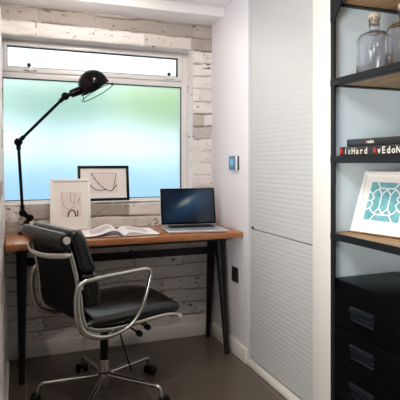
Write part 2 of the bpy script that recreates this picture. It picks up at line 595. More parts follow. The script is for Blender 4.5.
def brick_field(u, z, seed=0):
    """Depth of the surface behind the brick face, joint mask and per-brick tone at (u, z)."""
    warp = (smooth_noise(u, z, 6, seed + 1) - 0.5) * 0.016 + (smooth_noise(u, z, 22, seed + 9) - 0.5) * 0.007
    zz = (2.14 - z + warp) / COURSE
    row = np.floor(zz).astype(int)
    r = np.random.default_rng(seed + 50)
    off = r.random(80)
    uu = u / BLEN + off[row % 80] + (smooth_noise(u, z, 9, seed + 2) - 0.5) * 0.05
    colm = np.floor(uu).astype(int)
    dz = np.minimum(zz - row, 1 - (zz - row)) * COURSE
    du = np.minimum(uu - colm, 1 - (uu - colm)) * BLEN
    # vertical joints are mostly filled by paint
    vis = r.random((80, 64))[row % 80, colm % 64] * 0.9
    w = 0.0035 + 0.0055 * smooth_noise(u, z, 12, seed + 3)
    jz = np.clip(1 - dz / w, 0, 1)
    ju = np.clip(1 - du / (w * 0.8), 0, 1) * vis
    j = np.maximum(jz, ju)
    j = j * j * (3 - 2 * j)
    fill = smooth_noise(u, z, 7, seed + 4)
    depth = j * (0.004 + 0.012 * fill)
    tone = r.random((80, 64))[row % 80, colm % 64]
    tone = np.where(row <= 0, tone * 0.25 - 0.2, tone)      # the top course under the ceiling is darker and greyer
    tilt = (r.random((80, 64))[row % 80, colm % 64] - 0.5) * 0.006
    depth = depth + tilt + (smooth_noise(u, z, 30, seed + 5) - 0.5) * 0.003 + (smooth_noise(u, z, 80, seed + 6) - 0.5) * 0.0015
    pit = smooth_noise(u, z, 26, seed + 7) * smooth_noise(u, z, 60, seed + 8)
    depth = depth + np.clip(pit - 0.62, 0, 1) * 0.05
    joint = np.clip(j * (0.15 + 1.25 * fill), 0, 1) * 0.95
    return depth, joint, tone


class GridMesh:
    def __init__(self):
        self.v, self.f, self.j, self.t = [], [], [], []
        self.n = 0

    def add(self, P, joint, tone, flip=False):
        """P: (a, b, 3) grid of points."""
        a, b, _ = P.shape
        idx = np.arange(a * b).reshape(a, b) + self.n
        q = np.stack([idx[:-1, :-1], idx[1:, :-1], idx[1:, 1:], idx[:-1, 1:]], -1).reshape(-1, 4)
        if flip:
            q = q[:, ::-1]
        self.v.append(P.reshape(-1, 3)); self.f.append(q)
        self.j.append(joint.reshape(-1)); self.t.append(tone.reshape(-1))
        self.n += a * b

    def build(self, name, m):
        V, Fq = np.concatenate(self.v), np.concatenate(self.f)
        o = new_obj(name, V.tolist(), Fq.tolist(), m, smooth=True)
        for nm, d in (('joint', self.j), ('tone', self.t)):
            at = o.data.attributes.new(nm, 'FLOAT', 'POINT')
            at.data.foreach_set('value', np.concatenate(d).astype(np.float32))
        return o


# back wall of white-painted bricks with the window opening
g = GridMesh()
STEP = 0.0065
def wall_piece(x0, x1, z0, z1):
    nx, nz = max(2, int((x1 - x0) / STEP) + 1), max(2, int((z1 - z0) / STEP) + 1)
    X, Z = np.meshgrid(np.linspace(x0, x1, nx), np.linspace(z0, z1, nz), indexing='ij')
    d, j, t = brick_field(X + 3, Z)
    # arrises round off into the opening
    edge = np.where(Z < OPZ0 + 1e-6, OPZ0 - Z, np.where(Z > OPZ1 - 1e-6, Z - OPZ1, 9.0))
    edge = np.where(X > OPX - 1e-6, np.hypot(np.maximum(X - OPX, 0), np.minimum(np.maximum(np.maximum(OPZ0 - Z, Z - OPZ1), 0), 9)), edge)
    d = d + np.clip(1 - edge / 0.012, 0, 1) ** 2 * 0.006
    j = j * np.clip(edge / 0.02, 0.2, 1)
    g.add(np.stack([X, WY + d, Z], -1), j, t)
wall_piece(-0.16, RX + 0.01, OPZ1, 2.153)
wall_piece(OPX, RX + 0.01, OPZ0, OPZ1)
wall_piece(-0.16, RX + 0.01, 0.0, OPZ0)
# reveals
def reveal(fn, n1, L0, L1):
    A, B = np.meshgrid(np.linspace(L0, L1, n1), np.linspace(WY - 0.002, 3.40, 24), indexing='ij')
    d = (smooth_noise(A, B, 30, 3) - 0.5) * 0.004
    g.add(fn(A, B, d), d * 0 + 0.04, d * 0 + 0.9)
reveal(lambda A, B, d: np.stack([OPX + d, B, A], -1), 150, OPZ0, OPZ1)
reveal(lambda A, B, d: np.stack([A, B, OPZ1 + d], -1), 180, -0.16, OPX)
reveal(lambda A, B, d: np.stack([A, B, OPZ0 - 0.002 + d * 0.5], -1), 180, -0.16, OPX)
wb_ = g.build('wall_back', M['brick'])
structure(wb_)

# left wall of the same bricks, leaning very slightly, ends beside the viewer
g = GridMesh()
LX = lambda z: -0.040 - 0.018 * z
Yg, Zg = np.meshgrid(np.linspace(1.58, WY + 0.015, 130), np.linspace(0, 2.21, 190), indexing='ij')
d, j, t = brick_field(Yg + 7, Zg, 5)
g.add(np.stack([LX(Zg) - d * 0.6, Yg, Zg], -1), j * 0.8, t, flip=True)
Xe, Ze = np.meshgrid(np.linspace(0, 1, 8), np.linspace(0, 2.21, 60), indexing='ij')
g.add(np.stack([LX(Ze) * (1 - Xe) - 0.20 * Xe, 1.58 + 0 * Xe, Ze], -1), Xe * 0, Xe * 0 + 0.8)
g.add(np.stack([-0.20 + 0 * Yg[::6, ::6], Yg[::6, ::6], Zg[::6, ::6]], -1), Yg[::6, ::6] * 0, Yg[::6, ::6] * 0 + 0.8)
structure(g.build('wall_left', M['brick']))

# floor, ceiling with the lower soffit over the desk
structure(box('floor', (-1.62, -1.25, -0.08), (1.86, 3.42, 0.0), M['tiles']))
bm = bmesh.new()
bx(bm, (-1.62, -1.25, 2.213), (1.86, 2.966, 2.30))
bx(bm, (-1.62, 2.966, 2.152), (1.86, 3.42, 2.30), 0.004, 2)
structure(from_bm('ceiling', bm, M['ceiling'], None, 40))

# right-hand wall: plain piece by the desk, pier beside the shelves, backing behind the tambour door
structure(box('wall_right', (RX, 2.612, 0), (1.86, 3.42, 2.22), M['plaster'], bevel=0.003))
structure(box('wall_pier', (RX - 0.004, 1.80, 0), (1.86, 1.937, 2.22), M['gloss_white'], bevel=0.006, seg=3))
structure(box('wall_closet', (1.36, 1.937, 0), (1.86, 2.612, 2.22), M['plaster']))
structure(box('wall_alcove', (1.705, -0.2, 0), (1.86, 1.80, 2.22), M['alcove']))
structure(box('wall_side', (RX, -0.3, 0), (1.86, -0.2, 2.22), M['room_grey']))
structure(box('wall_corner', (RX, -1.25, 0), (1.86, -0.3, 2.22), M['room_grey']))
structure(box('wall_front', (-1.62, -1.25, 0), (RX, -1.15, 2.22), M['room_grey']))
structure(box('wall_outer', (-1.62, -1.15, 0), (-1.52, 3.42, 2.22), M['room_grey']))
structure(box('wall_partition', (-1.52, 3.17, 0), (-0.20, 3.42, 2.16), M['room_grey']))

structure(box('alcove_cast_panel', (RX + 0.002, 1.7965, 0), (1.705, 1.801, 2.213), M['alcove']))  # added thin panel carrying the painted cool light over the pier side

# skirting boards
def skirting(name, lo, hi):
    return structure(box(name, lo, hi, M['gloss_white'], bevel=0.005, seg=3))
skirting('baseboard_back', (-0.05, WY - 0.017, 0), (RX, WY + 0.02, 0.088))
skirting('baseboard_right', (RX - 0.016, 2.614, 0), (RX + 0.01, WY - 0.017, 0.088))
skirting('baseboard_left', (-0.055, 1.60, 0), (-0.030, 2.93, 0.085))

# tambour (ribbed roller) door in its recess: upper and lower leaf, floor track, side channel
def tambour(name, z0, z1):
    pitch = 0.0245
    n = int(round((z1 - z0) / pitch))
    pitch = (z1 - z0) / n
    prof = []
    for i in range(n):
        for k in range(6):
            t = k / 6
            prof.append((RX + 0.0130 - 0.0011 * math.sin(PI * min(1, t / 0.90)) ** 0.55 if t < 0.9 else RX + 0.0136, z0 + (i + t) * pitch))
    prof.append((RX + 0.013, z1))
    V, Fc = [], []
    for x, z in prof:
        V += [(x, 1.937, z), (x, 2.590, z)]
    k = len(prof)
    V += [(RX + 0.03, 1.937, z0), (RX + 0.03, 2.590, z0), (RX + 0.03, 1.937, z1), (RX + 0.03, 2.590, z1)]
    for i in range(k - 1):
        Fc.append((2 * i, 2 * i + 2, 2 * i + 3, 2 * i + 1))
    Fc += [(2 * k, 0, 1, 2 * k + 1), (2 * k - 2, 2 * k + 2, 2 * k + 3, 2 * k - 1), (2 * k, 2 * k + 1, 2 * k + 3, 2 * k + 2)]
    return structure(new_obj(name, V, Fc, M['tambour']))
up_leaf = tambour('door_1', 0.806, 2.213)
lo_leaf = tambour('door_2', 0.040, 0.801)
box('latch', (RX + 0.002, 2.560, 0.806), (RX + 0.012, 2.574, 0.820), M['black_plastic'], up_leaf, 0.002)
bm = bmesh.new()
bx(bm, (RX - 0.010, 1.937, 0.0), (RX + 0.012, 2.612, 0.030), 0.003)
bx(bm, (RX - 0.001, 1.937, 0.026), (RX + 0.006, 2.592, 0.045), 0.002)
structure(from_bm('trim_1', bm, M['gloss_white'], None, 40))

# window: fixed frosted light below, top-hung sash above
FY = 3.30
def rect_frame(bm, x0, x1, z0, z1, w, y0, y1, bevel=0.004, wl=None):
    wl = w if wl is None else wl
    bx(bm, (x0, y0, z1 - w), (x1, y1, z1), bevel)
    bx(bm, (x0, y0, z0), (x1, y1, z0 + w), bevel)
    bx(bm, (x0, y0, z0 + w * 0.9), (x0 + wl, y1, z1 - w * 0.9), bevel)
    bx(bm, (x1 - w, y0, z0 + w * 0.9), (x1, y1, z1 - w * 0.9), bevel)
bm = bmesh.new()
bx(bm, (-0.075, FY, OPZ0 - 0.012), (1.1085, FY + 0.07, 0.950), 0.004)      # bottom rail
bx(bm, (-0.075, FY, 1.950), (1.1085, FY + 0.07, OPZ1 + 0.012), 0.004)       # top rail
bx(bm, (-0.075, FY, 1.728), (1.1085, FY + 0.07, 1.772), 0.004)                     # transom
bx(bm, (1.108, FY, 0.93), (OPX + 0.01, FY + 0.07, 1.975), 0.004)                # right jamb
bx(bm, (-0.12, FY, 0.93), (-0.074, FY + 0.07, 1.975), 0.004)                    # left jamb
win = structure(from_bm('window_1', bm, M['frame_white'], None, 40))
bm = bmesh.new()
rect_frame(bm, -0.072, 1.106, 1.765, 1.958, 0.030, FY - 0.012, FY + 0.045, 0.004, 0.024)
from_bm('sash', bm, M['frame_white'], win, 40)
bm = bmesh.new()
rect_frame(bm, -0.0745, 1.1085, 0.9495, 1.7285, 0.005, FY + 0.012, FY + 0.03, 0, 0.005)
rect_frame(bm, -0.049, 1.077, 1.794, 1.929, 0.005, FY - 0.004, FY + 0.03, 0, 0.005)
from_bm('seal', bm, M['rubber_black'], win)
for zz0, zz1, xx0, xx1 in ((0.950, 1.728, -0.074, 1.108), (1.795, 1.928, -0.048, 1.076)):
    box('glass_pane', (xx0, FY + 0.022, zz0), (xx1, FY + 0.028, zz1), M['frosted'], win)
for hx in (0.086, 1.005):
    bm = bmesh.new()
    bx(bm, (hx - 0.035, FY - 0.030, 1.778), (hx + 0.045, FY - 0.012, 1.788), 0.003)
    bx(bm, (hx - 0.014, FY - 0.034, 1.772), (hx + 0.016, FY - 0.012, 1.798), 0.004)
    st = from_bm('window_stay', bm, M['frame_white'], win, 40)
    bm = bmesh.new()
    lathe(bm, [(0, -0.012), (0.009, -0.010), (0.012, 0), (0.009, 0.010), (0, 0.012)], 14, (hx - 0.004, FY - 0.040, 1.806))
    from_bm('stay_knob', bm, M['black_plastic'], st, 60)

# garden outside the frosted glass
structure(box('ground', (-6, 3.6, -0.35), (9, 14, -0.25), M['paving']))
fence = empty('garden_fence', (1.5, 7.0, -0.25))
bm = bmesh.new()
for k in range(44):
    bx(bm, (-4.4 + k * 0.2, -0.012, 0), (-4.205 + k * 0.2, 0.012, 1.50 + 0.012 * math.sin(k * 2.1)), 0.004, 1)
from_bm('board_panel', bm, M['blue_fence'], fence)
bm = bmesh.new()
for zz in (0.3, 1.2):
    bx(bm, (-4.4, 0.012, zz), (4.4, 0.05, zz + 0.08))
from_bm('fence_rail', bm, M['blue_fence'], fence)
tag(fence, 'pale blue board fence blurred low behind the frosted window', 'fence')


def tree(x, y, h, rx, rz, seed, label, leaf):
    r = random.Random(seed)
    t = empty('garden_tree', (x, y, -0.25))
    bm = bmesh.new()
    tube(bm, spline([(0, 0, 0), (0.05, 0.02, h * 0.3), (-0.04, 0.05, h * 0.6), (0.03, 0, h * 0.9)], 5), [0.09 - 0.0035 * k for k in range(16)], 10)
    from_bm('trunk', bm, M['bark'], t, 60)
    bm = bmesh.new()
    for _ in range(3000):
        while True:
            p = Vector((r.uniform(-1, 1), r.uniform(-1, 1), r.uniform(-1, 1)))
            if 0.35 < p.length < 1:
                break
        c = Vector((p.x * rx, p.y * rx * 0.6, h + p.z * rz))
        q = Vector((r.uniform(-1, 1), r.uniform(-1, 1), r.uniform(-0.3, 1))).normalized().to_track_quat('Z', 'Y').to_matrix()
        s = r.uniform(0.07, 0.13)
        vs = [bm.verts.new(c + q @ Vector(v) * s) for v in ((-1, 0, 0), (-0.2, -0.5, 0.08), (1, 0, -0.05), (-0.2, 0.5, 0.08))]
        bm.faces.new(vs)
    from_bm('foliage', bm, leaf, t)
    tag(t, label, 'tree')
tree(2.75, 7.9, 2.42, 1.30, 0.50, 3, 'leafy green tree blurred through the frosted glass on the right side', M['leaf_bright'])
tree(0.70, 9.6, 2.60, 1.75, 0.50, 8, 'leafy green tree blurred through the frosted glass behind the lamp', M['leaf'])

# ------------------------------------------------------------------ desk
DZ = 0.775
desk = empty('desk', (0.62, 2.91, 0))
def D(p):
    return (p[0] - 0.62, p[1] - 2.91, p[2])
box('tabletop', D((-0.046, 2.667, DZ - 0.034)), D((1.283, 3.16, DZ)), M['desk_wood'], desk, 0.004, 2)
for X in (0.035, 1.236):
    for ytop, yfoot in ((2.935, 2.800), (3.045, 3.120)):
        bm = bmesh.new()
        tube(bm, [D((X, ytop, DZ - 0.036)), D((X, ytop + (yfoot - ytop) * 0.25, 0.57)), D((X, yfoot, 0.001))],
             [(0.030, 0.030), (0.028, 0.028), (0.015, 0.015)], 16)
        from_bm('leg', bm, M['black_wood'], desk, 60)
    box('leg_bracket', D((X - 0.045, 2.80, DZ - 0.060)), D((X + 0.045, 3.13, DZ - 0.034)), M['black_wood'], desk, 0.003)
box('apron', D((0.02, 2.84, DZ - 0.075)), D((1.25, 2.862, DZ - 0.034)), M['black_wood'], desk, 0.002)
box('crossbar', D((0.035, 2.985, 0.595)), D((1.236, 3.015, 0.640)), M['black_wood'], desk, 0.004)
tag(desk, 'narrow desk with orange brown wooden top and black splayed legs under window', 'desk')

# ------------------------------------------------------------------ jointed black work lamp
LYp = 3.05
lampo = empty('desk_lamp', (0.062, LYp, DZ))
def Lp(x, z, y=0.0):
    return Vector((x - 0.062, y, z - DZ))
bm = bmesh.new()
lathe(bm, [(0, 0), (0.048, 0), (0.048, 0.010), (0.040, 0.016), (0.020, 0.020), (0.018, 0.060), (0.014, 0.075), (0, 0.075)], 28)
from_bm('base', bm, M['black_gloss'], lampo, 40)
def knuckle(name, x, z, r=0.022, y=0.0):
    bm = bmesh.new()
    R = Matrix.Translation(Lp(x, z, y)) @ Matrix.Rotation(PI / 2, 4, 'X')
    lathe(bm, [(0, -0.024), (r * 0.45, -0.024), (r * 0.5, -0.017), (r * 0.9, -0.015), (r, -0.008), (r, 0.008), (r * 0.9, 0.015), (r * 0.5, 0.017), (r * 0.45, 0.024), (0, 0.024)], 22, mtx=R)
    return from_bm(name, bm, M['black_gloss'], lampo, 45)
def arm(name, a, b, r):
    a, b = Lp(*a), Lp(*b)
    d = (b - a).normalized()
    bm = bmesh.new()
    rod(bm, a, b, r)
    rod(bm, a, a + d * 0.045, r * 1.45)
    rod(bm, b - d * 0.045, b, r * 1.45)
    return from_bm(name, bm, M['black_gloss'], lampo, 45)
J0, J1, J2, J3 = (0.082, 0.868), (0.042, 0.897), (0.018, 1.312), (0.283, 1.592)
arm('base_link', (0.066, 0.842), J0, 0.009)
arm('short_link', J0, J1, 0.010)
knuckle('joint', *J0); knuckle('joint', *J1)
arm('lower_arm', J1, J2, 0.0092)
knuckle('joint', *J2, 0.024)
arm('upper_arm', J2, J3, 0.0092)
knuckle('joint', *J3, 0.024)
# head
HC = Lp(0.452, 1.668)
ax = (Vector((math.cos(YAW), -math.sin(YAW), 0)) * 0.47 + Vector((math.sin(YAW), math.cos(YAW), 0)) * 0.38 + Vector((0, 0, -0.85))).normalized()      # the way the shade opens
hm = axis_mtx(HC, ax)
nk = Lp(*J3)
bm = bmesh.new()
dv = (HC - nk).normalized()
rod(bm, nk, nk + dv * 0.040, 0.012, 0.014)
rod(bm, nk + dv * 0.034, nk + dv * 0.105, 0.024, 0.026)
from_bm('lamp_holder', bm, M['black_gloss'], lampo, 45)
bm = bmesh.new()
R_ = 0.094
outer = [(R_ * math.sin(a), -R_ * math.cos(a)) for a in [PI / 2 * k / 12 for k in range(13)]] + [(R_ * 1.0, 0.012), (R_ * 1.04, 0.014), (R_ * 1.04, 0.018)]
inner = [(R_ * 0.985, 0.016)] + [((R_ - 0.003) * math.sin(a), -(R_ - 0.003) * math.cos(a)) for a in [PI / 2 * k / 12 for k in range(12, -1, -1)]]
lathe(bm, outer + inner, 40, mtx=hm)
from_bm('lamp_shade', bm, M['black_gloss'], lampo, 50)
bm = bmesh.new()
lathe(bm, [(0, -0.060), (0.018, -0.058), (0.018, -0.030), (0.030, -0.008), (0.027, 0.010), (0.014, 0.022), (0, 0.025)], 20, mtx=hm)
from_bm('bulb', bm, M['picture_white'], lampo, 60)
bm = bmesh.new()
ring = [hm @ Vector((0.113 * math.cos(2 * PI * k / 48), 0.113 * math.sin(2 * PI * k / 48), 0.050)) for k in range(48)]
tube(bm, ring, 0.0026, 8, closed=True)
for k in range(3):
    a = 2 * PI * k / 3 + 0.5
    tube(bm, [hm @ Vector((0.097 * math.cos(a), 0.097 * math.sin(a), 0.014)), hm @ Vector((0.113 * math.cos(a), 0.113 * math.sin(a), 0.050))], 0.0022, 6)
from_bm('guard_ring', bm, M['black_gloss'], lampo, 60)
tag(lampo, 'black jointed work lamp with round shade standing at desk left end', 'lamp')


# ------------------------------------------------------------------ pictures
def strip(bm, pts, w, y=-0.0005):
    """Flat ink stroke in the xz plane, raised a hair off the paper."""
    P = [Vector((p[0], p[1])) for p in pts]
    n = len(P)
    L_, R2 = [], []
    for i in range(n):
        t = (P[min(i + 1, n - 1)] - P[max(i - 1, 0)]).normalized()
        nn = Vector((-t.y, t.x))
        ww = w * (0.75 + 0.25 * math.sin(i * 1.3))
        L_.append(bm.verts.new((P[i].x + nn.x * ww / 2, y, P[i].y + nn.y * ww / 2)))
        R2.append(bm.verts.new((P[i].x - nn.x * ww / 2, y, P[i].y - nn.y * ww / 2)))
    for i in range(n - 1):
        bm.faces.new((L_[i], L_[i + 1], R2[i + 1], R2[i]))


def curve2(pts, per=7):
    return [(p.x, p.z) for p in spline([(a, 0, b) for a, b in pts], per)]


def picture(name, W, Hh, fw, depth, m, loc, lean, rotz):
    """Framed picture whose bottom front edge is at the root; leans back by 'lean'. Local: x right, z up, faces -y."""
    root = empty(name, (loc[0], loc[1], loc[2] + depth * math.sin(lean) + 0.0006), rotz)   # rests on its lower back edge
    tilt = Matrix.Rotation(-lean, 4, 'X')
    def place(o):
        o.data.transform(tilt)
        return o
    bm = bmesh.new()
    bx(bm, (-W / 2, 0, 0), (W / 2, depth, fw), 0.0015)
    bx(bm, (-W / 2, 0, Hh - fw), (W / 2, depth, Hh), 0.0015)
    bx(bm, (-W / 2, 0, fw * 0.9), (-W / 2 + fw, depth, Hh - fw * 0.9), 0.0015)
    bx(bm, (W / 2 - fw, 0, fw * 0.9), (W / 2, depth, Hh - fw * 0.9), 0.0015)
    place(from_bm('frame', bm, m, root, 40))
    place(box('mount', (-W / 2 + fw * 0.8, depth * 0.35, fw * 0.8), (W / 2 - fw * 0.8, depth * 0.9, Hh - fw * 0.8), M['mat_board'], root))
    return root, place, depth * 0.35


# white upright frame with pink and black drawing, standing on the desk
pic, place, py = picture('picture_frame', 0.243, 0.318, 0.016, 0.02, M['picture_white'], (0.318, 3.078, DZ), 0.17, -0.05)
aw, a0, a1 = 0.062, 0.082, 0.236
place(box('art_print', (-aw + 0.006, py - 0.0008, a0), (aw + 0.006, py + 0.002, a1), M['art_paper'], pic))
bm = bmesh.new()
strip(bm, curve2([(-0.052, 0.234), (-0.048, 0.185), (-0.036, 0.145), (-0.012, 0.130), (0.012, 0.138), (0.024, 0.165), (0.026, 0.232)]), 0.005, py - 0.0014)
strip(bm, curve2([(0.002, 0.232), (0.002, 0.185), (0.012, 0.168), (0.026, 0.172)]), 0.006, py - 0.0016)
o = place(from_bm('drawing_line', bm, M['ink_pink'], pic)); o['label'] = 'dusty pink looping stroke'
bm = bmesh.new()
strip(bm, curve2([(-0.014, 0.083), (-0.010, 0.108), (0.004, 0.122), (0.020, 0.119), (0.030, 0.100), (0.033, 0.083)]), 0.0105, py - 0.0018)
o = place(from_bm('drawing_line', bm, M['ink_black'], pic)); o['label'] = 'black arch-shaped stroke'
bm = bmesh.new()
strip(bm, curve2([(0.042, 0.084), (0.044, 0.105), (0.041, 0.122)]), 0.008, py - 0.0018)
o = place(from_bm('drawing_line', bm, M['ink_black'], pic)); o['label'] = 'short black upright stroke'
bm = bmesh.new()
strip(bm, curve2([(0.045, 0.160), (0.050, 0.180), (0.058, 0.198)]), 0.004, py - 0.0018)
o = place(from_bm('drawing_line', bm, M['ink_black'], pic)); o['label'] = 'short black slanting stroke'
tag(pic, 'white upright picture frame with pink and black drawing standing on desk', 'picture frame')

# black landscape frame with a line drawing, standing on the window sill
pic, place, py = picture('picture_frame', 0.335, 0.232, 0.017, 0.02, M['picture_black'], (0.548, 3.222, OPZ0 + 0.0015), 0.16, 0.0)
place(box('art_print', (-0.092, py - 0.0008, 0.052), (0.092, py + 0.002, 0.184), M['art_paper'], pic))
bm = bmesh.new()
strip(bm, curve2([(-0.080, 0.183), (-0.055, 0.140), (-0.020, 0.098), (0.015, 0.073), (0.045, 0.064), (0.058, 0.070)]), 0.0068, py - 0.0014)
strip(bm, curve2([(-0.088, 0.108), (-0.075, 0.088), (-0.045, 0.072), (-0.010, 0.070), (0.010, 0.076)]), 0.0068, py - 0.0016)
strip(bm, curve2([(0.052, 0.066), (0.066, 0.082), (0.088, 0.105)]), 0.0068, py - 0.0018)
strip(bm, [(0.060, 0.080), (0.070, 0.110), (0.076, 0.145), (0.082, 0.183)], 0.0042, py - 0.0018)
strip(bm, [(-0.080, 0.183), (0.0, 0.184), (0.082, 0.183)], 0.0018, py - 0.0018)
o = place(from_bm('drawing_line', bm, M['ink_black'], pic)); o['label'] = 'black curving line drawing'
tag(pic, 'black landscape picture frame with line drawing leaning on window sill', 'picture frame')

# ------------------------------------------------------------------ open book on the desk
bk = empty('open_book', (0.575, 2.86, DZ), -0.03)
def page_block(side, name):
    n = 16
    top, pts = [], []
    for i in range(n + 1):
        t = i / n
        x = 0.004 + 0.205 * t
        hgt = 0.030 * math.exp(-((t - 0.26) / 0.30) ** 2) + 0.010 if side < 0 else 0.018 * math.exp(-((t - 0.22) / 0.34) ** 2) + 0.008
        hgt *= min(1, 0.35 + t * 5)
        top.append((side * x, hgt))
    V, Fc = [], []
    for x, z in top:
        V += [(x, -0.135, 0.004), (x, -0.135, z), (x, 0.135, z + 0.002), (x, 0.135, 0.004)]
    for i in range(n):
        a, b = 4 * i, 4 * i + 4
        for k in range(4):
            Fc.append((a + k, a + (k + 1) % 4, b + (k + 1) % 4, b + k))
    Fc += [(0, 1, 2, 3), (4 * n + 3, 4 * n + 2, 4 * n + 1, 4 * n)]
    bm = bmesh.new()
    me = bpy.data.meshes.new('t'); me.from_pydata(V, [], Fc); bm.from_mesh(me); bpy.data.meshes.remove(me)
    o = from_bm(name, bm, M['paper'], bk, 30)
    # page leaves seen at the front edge, each a thin dark line between leaves
    bm = bmesh.new()
    for q in (0.28, 0.52, 0.76):
        for i in range(n):
            (xa, za), (xb, zb) = top[i], top[i + 1]
            za, zb = 0.004 + (za - 0.004) * q, 0.004 + (zb - 0.004) * q
            hw = (0.0026 if side < 0 else 0.0010) * min(1.0, (za - 0.003) / 0.01)
            vs = [bm.verts.new(p) for p in ((xa, -0.1356, za - hw), (xb, -0.1356, zb - hw), (xb, -0.1356, zb + hw), (xa, -0.1356, za + hw))]
            bm.faces.new(vs)
    from_bm('leaf_edge', bm, M['dark_cover'] if side < 0 else M['page_edge'], o)
    # printed picture following the page
    bm = bmesh.new()
    i0, i1 = (4, 13) if side < 0 else (3, 12)
    row = []
    for i in range(i0, i1 + 1):
        x, z = top[i]
        row.append((bm.verts.new((x, -0.06, z + 0.0018)), bm.verts.new((x, 0.08, z + 0.0030))))
    for a, b in zip(row, row[1:]):
        bm.faces.new((a[0], b[0], b[1], a[1]))
    from_bm('printed_picture', bm, M['page_print'], o, 60)
page_block(-1, 'left_pages'); page_block(1, 'right_pages')
box('cover', (-0.212, -0.139, 0.0), (0.212, 0.139, 0.0036), M['dark_cover'], bk, 0.001)
tag(bk, 'open book with white pages lying on desk left of laptop', 'book')

# ------------------------------------------------------------------ laptop
lt = empty('laptop', (1.028, 2.835, DZ), -0.105)
box('base', (-0.182, -0.125, 0.002), (0.182, 0.125, 0.017), M['silver'], lt, 0.005, 3)
bm = bmesh.new()
for r_, (yy, n) in enumerate(((0.088, 14), (0.068, 14), (0.049, 13), (0.030, 12), (0.011, 12))):
    w = 0.284 / n
    for k in range(n):
        bx(bm, (-0.142 + k * w + 0.001, yy, 0.0166), (-0.142 + (k + 1) * w - 0.001, yy + 0.0165, 0.0186))
kb = from_bm('keyboard', bm, M['black_plastic'], lt)
box('trackpad', (-0.052, -0.112, 0.0165), (0.052, -0.030, 0.0176), mat('trackpad_grey', (0.6, 0.61, 0.63), 0.3, 0.6), lt, 0.0004)
lid = empty('lid_hinge', (0, 0, 0)); bpy.data.objects.remove(lid)
LT = Matrix.Translation((0, 0.122, 0.014)) @ Matrix.Rotation(-0.20, 4, 'X')
lo_ = box('lid', (-0.182, -0.0045, 0.006), (0.182, 0.0045, 0.243), M['silver'], lt, 0.003, 2, LT)
o = box('bezel', (-0.1795, -0.0062, 0.009), (0.1795, -0.0042, 0.2405), M['black_gloss'], lo_, 0.0008, 1, LT)
scr = box('screen', (-0.168, -0.0008, 0.0), (0.168, 0.0008, 0.209), M['screen'], lo_)
scr.matrix_local = LT @ Matrix.Translation((0, -0.0066, 0.023))
bm = bmesh.new()
rod(bm, (-0.14, 0.124, 0.014), (0.14, 0.124, 0.014), 0.006)
from_bm('hinge', bm, M['black_plastic'], lt, 50)
tag(lt, 'open silver laptop with dark blue screen on right end of desk', 'laptop')

# ------------------------------------------------------------------ swivel chair
CF = Vector((math.sin(math.radians(70.0)), math.cos(math.radians(70.0))))
chair = empty('office_chair', (0.427, 2.518, 0), math.atan2(CF.y, CF.x))
# five-star base
for k in range(5):
    a = math.radians(10.5 + 72 * k)
    dx, dy = math.cos(a), math.sin(a)
    bm = bmesh.new()
    path = fillet([(0.02 * dx, 0.02 * dy, 0.112), (0.312 * dx, 0.312 * dy, 0.098), (0.322 * dx, 0.322 * dy, 0.050)], [0, 0.018, 0], 5)
    rr = [(0.017, 0.012)] + [(0.010, 0.010)] * (len(path) - 1)
    tube(bm, path, rr, 12)
    from_bm('base_arm', bm, M['chrome'], chair, 60)
    c = Vector((0.322 * dx, 0.322 * dy, 0))
    t = Vector((-dy, dx, 0)) if k != 0 else Vector((dx, dy, 0)).cross(Vector((0, 0, 1)))
    off = Vector((dx, dy, 0)) * 0.012
    bm = bmesh.new()
    bx(bm, (-0.010, -0.016, 0.026), (0.018, 0.016, 0.054), 0.006, 2, Matrix.Translation(c) @ Matrix.Rotation(a, 4, 'Z'))
    ca = from_bm('caster', bm, M['black_plastic'], chair, 50)
    for sgn in (-1, 1):
        bm = bmesh.new()
        lathe(bm, [(0, -0.009), (0.020, -0.009), (0.025, -0.005), (0.025, 0.005), (0.020, 0.009), (0, 0.009)], 22,
              mtx=axis_mtx(c + off + t * (sgn * 0.022) + Vector((0, 0, 0.0255)), t))
        from_bm('wheel', bm, M['black_plastic'], ca, 40)
bm = bmesh.new()
lathe(bm, [(0, 0.050), (0.020, 0.050), (0.024, 0.058), (0.026, 0.095), (0.036, 0.100), (0.036, 0.124), (0.027, 0.130), (0.0235, 0.190), (0, 0.190)], 28)
from_bm('hub', bm, M['chrome'], chair, 40)
bm = bmesh.new()
lathe(bm, [(0, 0.185), (0.021, 0.185), (0.021, 0.375), (0.017, 0.375), (0.017, 0.400), (0, 0.400)], 24)
from_bm('gas_column', bm, M['black_plastic'], chair, 40)
# tilt housing, levers, seat spreader
bm = bmesh.new()
bx(bm, (-0.10, -0.055, 0.375), (0.10, 0.055, 0.415), 0.012, 3)
bx(bm, (-0.13, -0.225, 0.400), (-0.09, 0.225, 0.418), 0.006, 2)
bx(bm, (0.07, -0.225, 0.400), (0.11, 0.225, 0.418), 0.006, 2)
from_bm('seat_spreader', bm, M['black_plastic'], chair, 50)
def lever(a, b, kr):
    bm = bmesh.new()
    rod(bm, a, b, 0.0045)
    o = from_bm('lever', bm, M['black_plastic'], chair, 60)
    d = (Vector(b) - Vector(a)).normalized()
    bm = bmesh.new()
    lathe(bm, [(0, -0.004), (kr * 0.7, -0.002), (kr, 0.008), (kr * 0.95, 0.026), (kr * 0.5, 0.034), (0, 0.035)], 18, mtx=axis_mtx(b, d))
    from_bm('lever_knob', bm, M['black_plastic'], o, 60)
lever((0.06, -0.04, 0.385), (0.085, -0.175, 0.352), 0.015)
lever((0.11, 0.0, 0.392), (0.150, -0.150, 0.362), 0.015)
bm = bmesh.new()
tube(bm, spline([(-0.01, -0.15, 0.392), (0.02, -0.15, 0.30), (0.055, -0.145, 0.20), (0.075, -0.14, 0.150)], 5), 0.0042, 8)
from_bm('tension_rod', bm, M['black_plastic'], chair, 60)

